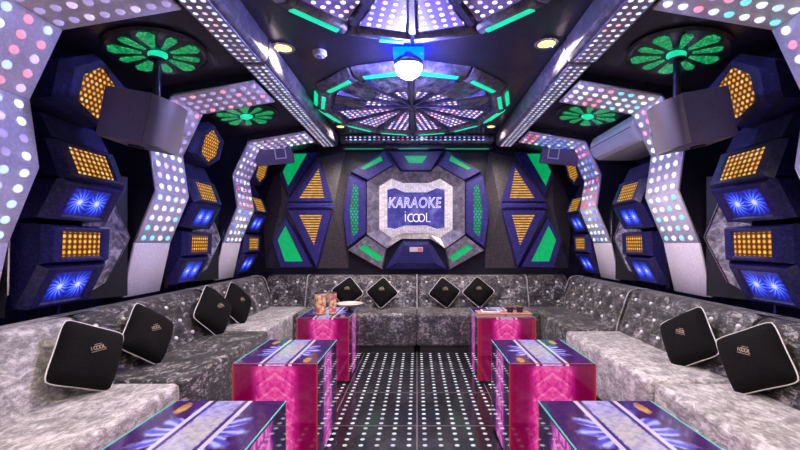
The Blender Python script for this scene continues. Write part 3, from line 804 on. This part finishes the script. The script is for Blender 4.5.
def backrest(t, a, b, depthdir, mat, tuft, bmat='crystal'):
    """backrest from floor point a to b, leaning in depthdir"""
    a, b, n = Vector(a), Vector(b), Vector(depthdir)      # a,b: front bottom line at seat height; n: towards the wall
    # section: distance to the wall side, height
    sec = [(0,ZS-.03),(.03,.55),(.07,.66),(.105,.765),(.125,.805),(.155,.828),(.20,.836),(.30,.834),(.33,.82),(.335,ZS-.03)]
    mb = MB(); nu = max(6, int((b-a).length/.03)); ns = 4
    cum = [0]
    for i in range(1,7): cum.append(cum[-1]+math.dist(sec[i],sec[i-1]))
    def P(u, v):
        d = v*cum[6]
        for i in range(1,7):
            if d <= cum[i]+1e-9: break
        f = (d-cum[i-1])/(cum[i]-cum[i-1])
        q = [sec[i-1][k]+(sec[i][k]-sec[i-1][k])*f for k in (0,1)]
        tx, tz = sec[i][0]-sec[i-1][0], sec[i][1]-sec[i-1][1]; l = math.hypot(tx,tz)
        p = a+(b-a)*u + n*q[0]; p.z = q[1]
        nn = -n*(tz/l) + Vector((0,0,1))*(tx/l)
        return p, nn
    L = (b-a).length
    rows = 3 if tuft else 1; bu = max(2, round(L/.22)) if tuft else 2
    btn = tufted(mb, P, nu, 14, bu, 3, .034 if tuft else .006, rows)
    # shell behind the front surface
    ends = []
    for u in (0, 1):
        q = []
        for x, z in sec[6:]:
            p = a+(b-a)*u+n*x; p.z = z; q.append(p)
        ends.append(q)
    for i in range(len(ends[0])-1): mb.add([ends[0][i],ends[1][i],ends[1][i+1],ends[0][i+1]], [(0,1,2,3)])
    for u in (0, 1):
        q = []
        for x, z in sec:
            p = a+(b-a)*u+n*(x+.0); p.z = z; q.append(p)
        mb.add(q, [tuple(range(len(q)))])
    br = obj('backrest', mb, mat, t, smooth=True)
    if tuft:
        for u, v in btn:
            p, nn = P(u, v*.93)
            m2 = MB().lathe([(.016,-.006),(.0155,.004),(.01,.009),(.001,.011)],10)
            fr = frame3(p-nn*.022, nn.orthogonal(), nn.cross(nn.orthogonal()))
            obj('button', m2, bmat, br, frame=fr, worldverts=False, smooth=True)
    # piping seam at the end
    q = []
    for x, z in sec[:8]:
        p = a+(b-a)*1.0+n*(x-.002); p.z = z; q.append(p)
    if tuft: obj('seam_piping', MB().tube(q,.006,6), 'velvet_light_nap', br, smooth=True)
    return br
def seat(t, lo, hi, mat, fmat=None):
    obj('seat', MB().box((lo[0],lo[1],.075),(hi[0],hi[1],ZS)), mat, t, bevel=.035, seg=4)
    obj('plinth', MB().box((lo[0]+.03,lo[1]+.03,.0),(hi[0]-.03,hi[1]-.03,.08)), 'dark_plinth', t)
XS, XB = 1.37, 1.84      # seat front, backrest foot
GS = 'velvet sofa sections'
def sect(label, loc): return thing('sofa_section', label, 'sofa', loc, GS)
for s in (-1, 1):
    # near section
    t = sect({-1:'pale crushed-velvet sofa section with pale backrest, left foreground',1:'pale crushed-velvet sofa section with dark backrest, right foreground'}[s], (s*1.7,1.3,0))
    y0, y1 = .35, 2.29
    seat(t, (min(s*XS,s*2.2),y0,0), (max(s*XS,s*2.2),y1,0), 'velvet_light_nap')
    backrest(t, (s*XB,y0,0), (s*XB,y1-.02,0), (s,0,0), 'velvet_light_nap' if s < 0 else 'velvet_dark_nap', False)
    # middle section
    t = sect({-1:'dark-napped crushed-velvet sofa section along the left wall, two cushions on it',1:'light-napped velvet sofa section along the right wall beside the middle table'}[s], (s*1.7,3,0))
    y0, y1 = 2.31, 3.64
    seat(t, (min(s*XS,s*2.2),y0,0), (max(s*XS,s*2.2),y1,0), 'velvet_dark_nap' if s < 0 else 'velvet_light_nap')
    backrest(t, (s*XB,y0-.02,0), (s*XB,y1,0), (s,0,0), 'velvet_dark_nap' if s < 0 else 'velvet_mid_nap', True)
    # corner section
    t = sect({-1:'pale corner section of the sofa in the left far corner',1:'dark corner section of the sofa in the right far corner'}[s], (s*1.8,4.4,0))
    seat(t, (min(s*1.425,s*2.2),3.66,0), (max(s*1.425,s*2.2),5.33,0), 'velvet_light_nap' if s < 0 else 'velvet_dark_nap')
    backrest(t, (s*XB,3.66,0), (s*XB,5.06,0), (s,0,0), 'velvet_mid_nap', True)
    backrest(t, (s*(XB+.1),4.985,0), (s*1.425,4.985,0), (0,1,0), 'velvet_dark_nap', True)
    # back section
    t = sect(f'tufted dark velvet sofa section under the karaoke sign, {SIDE[s]} half', (s*.7,4.9,0))
    seat(t, (min(s*.004,s*1.42),4.49,0), (max(s*.004,s*1.42),5.33,0), 'velvet_mid_nap')
    backrest(t, (s*1.42,4.985,0), (s*.004,4.985,0), (0,1,0), 'velvet_mid_nap', True)

# ------------------------------------------------------------------ cushions
def cushion(label, c, nrm, roll, size=.35):
    nrm = Vector(nrm).normalized(); eye = Vector((0,0,1.26))
    k = 1.05 if abs(c[0]) > 1.2 else 1.014
    c = eye + (Vector(c)-eye)*k; h = size*k/2
    x = Vector((0,0,1)).cross(nrm).normalized(); y = nrm.cross(x)
    xr = x*math.cos(roll)+y*math.sin(roll); yr = nrm.cross(xr)
    fr = frame3(c, xr, yr)
    t = thing('throw_cushion', label, 'cushion', frame=fr, group='black throw cushions')
    N = 16; T = .08 if abs(c[0]) > 1.2 else .07
    def pos(u, v, k):
        cr = 1-.085*(abs(u)*abs(v))**5; e = (1-.035*(1-u*u)*abs(v)**3)*cr; g = (1-.035*(1-v*v)*abs(u)**3)*cr
        th = T*(max(0,1-abs(u)**2.6)*max(0,1-abs(v)**2.6))**.55
        return Vector((u*h*g, v*h*e, k*th + .013*math.sin(3.1*u+1.7*v+c[1]*9)*(1-max(abs(u),abs(v)))))
    mb = MB()
    for k in (1,-1):
        vs = [pos(-1+2*i/N, -1+2*j/N, k) for j in range(N+1) for i in range(N+1)]
        mb.add(vs, [(j*(N+1)+i, j*(N+1)+i+1, (j+1)*(N+1)+i+1, (j+1)*(N+1)+i) for j in range(N) for i in range(N)])
    obj('cover', mb, 'black_plush', t, frame=fr, worldverts=False, smooth=True)
    ring = [pos(-1+2*i/12,-1,0) for i in range(12)]+[pos(1,-1+2*i/12,0) for i in range(12)]+[pos(1-2*i/12,1,0) for i in range(12)]+[pos(-1,1-2*i/12,0) for i in range(12)]
    obj('piping', MB().tube(ring,.0038,6,True), 'white_cord', t, frame=fr, worldverts=False, smooth=True)
    # stitched emblem, kept level with the room
    z = T+.004; mb = MB(); k = .0125; ES = .75; ox, oy = size*.06, size*.08
    ca, sa = math.cos(-roll), math.sin(-roll)
    def st(pts, r=.0022):
        out = []
        for x, y in pts:
            X, Y = x*ES, y*ES+oy*1.2
            X, Y = X*ca-Y*sa, X*sa+Y*ca
            out.append(Vector((X, Y, pos(X/h, Y/h, 1).z+.0015)))
        mb.tube(out, r, 5)
    def circ(cx): return [(cx+k*.75*math.cos(R(a)), k*math.sin(R(a))) for a in range(0,361,30)]
    st([(-.038,k),(-.038,-k)]); st([(-.016+k*.75*math.cos(R(a)),k*math.sin(R(a))) for a in range(45,316,30)])
    st(circ(.0)); st(circ(.02)); st([(.036,k),(.036,-k),(.048,-k)])
    st([(-.042,-.024),(.05,-.024)],.0016); st([(-.015,.024),(.03,.024)],.0016)
    obj('stitched_emblem', mb, 'tan_thread', t, frame=fr, worldverts=False)
cushion('black cushion with white piping on the pale left section, nearest the camera', (-1.70,2.03,.675), (.93,-.24,.28), R(-27), .325)
cushion('black cushion leaning on the dark backrest where pale and dark-napped sections meet', (-1.725,2.52,.675), (.95,-.16,.28), R(-38), .325)
cushion('black cushion on the dark-napped section, the nearer of its pair', (-1.74,3.36,.675), (.95,-.16,.28), R(-45), .36)
cushion('black cushion on the dark-napped section, the one closer to the far corner', (-1.74,3.80,.67), (.95,-.16,.28), R(-45), .34)
cushion('black cushion on the back sofa, behind the fruit plate', (-.86,4.86,.655), (.06,-1,.42), R(38), .30)
cushion('black cushion on the back sofa, left of the middle seam', (-.43,4.85,.65), (-.05,-1,.42), R(43), .30)
cushion('black cushion on the back sofa, just right of the middle seam', (.34,4.85,.65), (.08,-1,.42), R(50), .30)
cushion('black cushion on the back sofa, above the menu folders', (.76,4.86,.655), (-.06,-1,.42), R(48), .30)
cushion('black cushion leaning on the light-napped right section by the pale seat edge', (1.72,2.50,.655), (-.93,-.24,.28), R(34), .33)
cushion('black cushion in front of the dark backrest on the right', (1.73,2.02,.665), (-.93,-.26,.28), R(32), .315)

# ------------------------------------------------------------------ glowing box tables
TB = [(1.12,1.667),(2.18,2.72),(3.51,4.10)]
TW = ['in the foreground, cut by the frame','in the middle of the row','farthest back by the end sofa']
for s in (-1, 1):
    for k, (y0, y1) in enumerate(TB):
        x0, x1 = (-1.02,-.555) if s < 0 else (.515,.99)
        if k == 2 and s > 0: x0, x1 = .545, 1.06
        if k == 2 and s < 0: x0, x1 = -1.07, -.61
        w, dp, H = x1-x0, y1-y0, .59
        xc, yc = (x0+x1)/2, (y0+y1)/2
        t = thing('light_box_table', f'magenta glowing glass box table on the {SIDE[s]}, {TW[k]}', 'table', (xc,yc,0), 'glowing box tables')
        obj('base', MB().box((x0+.015,y0+.015,0),(x1-.015,y1-.015,.03)), 'dark_plinth', t)
        obj('core', MB().box((x0+.012,y0+.012,.031),(x1-.012,y1-.012,H-.012)), 'dark_plinth', t)
        obj('table_top', MB().box((x0,y0,H-.012),(x1,y1,H)), 'table_top', t, frame=frame3((xc,yc,H),(-s,0,0),(0,1,0)))
        zc = (H+.02)/2
        obj('front_panel', MB().box((x0,y0,.028),(x1,y0+.011,H-.0125)), 'table_front', t, frame=frame3((xc,y0,zc),(1,0,0),(0,0,1)))
        obj('rear_panel', MB().box((x0,y1-.011,.028),(x1,y1,H-.0125)), 'table_front', t, frame=frame3((xc,y1,zc),(-1,0,0),(0,0,1)))
        for e in (-1,1):
            xx = x0 if e < 0 else x1-.011
            obj('side_panel', MB().box((xx,y0+.0115,.028),(xx+.011,y1-.0115,H-.0125)), 'table_side', t, frame=frame3((xx,yc,zc),(0,-e*-1,0),(0,0,1)))
            xe = x0 if e < 0 else x1
            obj('edge_trim', MB().tube([(xe,y0,.03),(xe,y0,H-.004)],.004,6), 'red_edge', t)
            obj('edge_trim', MB().tube([(xe,y0+.004,H),(xe,y1-.004,H)],.003,6), 'glass_edge', t)
        obj('edge_trim', MB().tube([(x0+.004,y0,H),(x1-.004,y0,H)],.003,6), 'red_edge' if k else 'glass_edge', t)

# things on the far tables
ZT = .592
for x, h, r, w in ((-.90,.205,.055,'wider'),(-.785,.205,.036,'slimmer')):
    t = thing('tumbler', f'tall patterned yellow tumbler on the far left table, the {w} one', 'tumbler', (x,3.66,ZT), 'patterned tumblers')
    obj('cup', MB().lathe([(r*.86,ZT),(r*.9,ZT+.01),(r,ZT+h),(r*.93,ZT+h),(r*.85,ZT+.02)],20,(x,3.66,0)), 'tumbler_print', t, smooth=True)
    obj('rim', MB().lathe([(r*.94,ZT+h-.006),(r*1.03,ZT+h-.004),(r*1.03,ZT+h+.004),(r*.94,ZT+h+.004)],20,(x,3.66,0)), 'chrome', t, smooth=True)
    obj('foot_ring', MB().lathe([(r*.9,ZT),(r*.95,ZT+.004),(r*.95,ZT+.014),(r*.9,ZT+.016)],20,(x,3.66,0)), 'amber_glass', t, smooth=True)
px, py = -.655, 3.82
t = thing('fruit_plate', 'round footed plate beside the yellow tumblers', 'plate', (px,py,ZT))
obj('dish', MB().lathe([(.02,.055),(.09,.065),(.125,.085),(.13,.083),(.095,.06),(.02,.048)],28,(px,py,ZT)), 'porcelain', t, smooth=True)
obj('foot', MB().lathe([(.045,0),(.045,.006),(.014,.016),(.014,.05)],20,(px,py,ZT)), 'black_plastic', t, smooth=True)
for x0, x1, lab in ((.50+.05,.79,'wood-edged menu folder on the far right table, with a pale tablet on it'),(.80,1.04,'wood-edged menu folder on the far right table, under the dark cups')):
    t = thing('menu_folder', lab, 'menu', ((x0+x1)/2,3.62,ZT), 'menu folders')
    obj('lower_board', MB().box((x0,3.535,ZT),(x1,3.72,ZT+.008)), 'wood_edge', t)
    obj('pages', MB().box((x0+.006,3.54,ZT+.008),(x1-.004,3.715,ZT+.022)), 'paper', t)
    obj('upper_board', MB().box((x0,3.535,ZT+.022),(x1,3.72,ZT+.03)), 'wood_edge', t)
t = thing('tablet', 'pale tablet lying on the wood-edged menu folder', 'tablet', (.67,3.65,ZT+.031))
obj('body', MB().box((.595,3.58,ZT+.0305),(.755,3.705,ZT+.043)), 'white_plastic', t, bevel=.004)
obj('screen', MB().box((.61,3.592,ZT+.0432),(.74,3.693,ZT+.0445)), 'grey_bevel', t)
for x, lab in ((.86,'small dark cup on the menu folder, beside the tablet'),(.95,'small dark cup at the outer end of the menu folder')):
    t = thing('shot_cup', lab, 'cup', (x,3.63,ZT+.03), 'dark cups')
    obj('cup', MB().lathe([(.026,0),(.032,.05),(.028,.05),(.022,.006)],18,(x,3.63,ZT+.0305)), 'black_plastic', t, smooth=True)
    obj('rim', MB().lathe([(.028,.049),(.033,.049),(.033,.053),(.028,.053)],18,(x,3.63,ZT+.0305)), 'amber_glass', t, smooth=True)

# ------------------------------------------------------------------ light
def lamp(name, kind, loc, energy, color, size=.1, **kw):
    l = bpy.data.lights.new(name, kind); l.energy = energy; l.color = color
    if kind in ('POINT','SPOT'): l.shadow_soft_size = size
    for k, v in kw.items(): setattr(l, k, v)
    o = bpy.data.objects.new(name, l); COL.objects.link(o); place(o, Matrix.Translation(loc)); return o
w = bpy.data.worlds.new('World'); SC.world = w; w.use_nodes = True
w.node_tree.nodes['Background'].inputs[0].default_value = (.05,.045,.08,1)
w.node_tree.nodes['Background'].inputs[1].default_value = .3

# ------------------------------------------------------------------ camera
cd = bpy.data.cameras.new('camera'); cam = bpy.data.objects.new('camera', cd); COL.objects.link(cam)
cam.location = (0,0,1.26); cam.rotation_euler = (R(90),0,0)
cd.sensor_width = 36; cd.lens = 393/800*36
cd.shift_x = -.02125; cd.shift_y = .0225; cd.clip_start = .02
SC.camera = cam
SC.view_settings.view_transform = 'Standard'; SC.view_settings.look = 'None'
SC.view_settings.gamma = 1; SC.view_settings.use_curve_mapping = False
SC.view_settings.exposure = 0.0
SC.cycles.use_denoising = True
SC.cycles.max_bounces = 6; SC.cycles.sample_clamp_indirect = 4
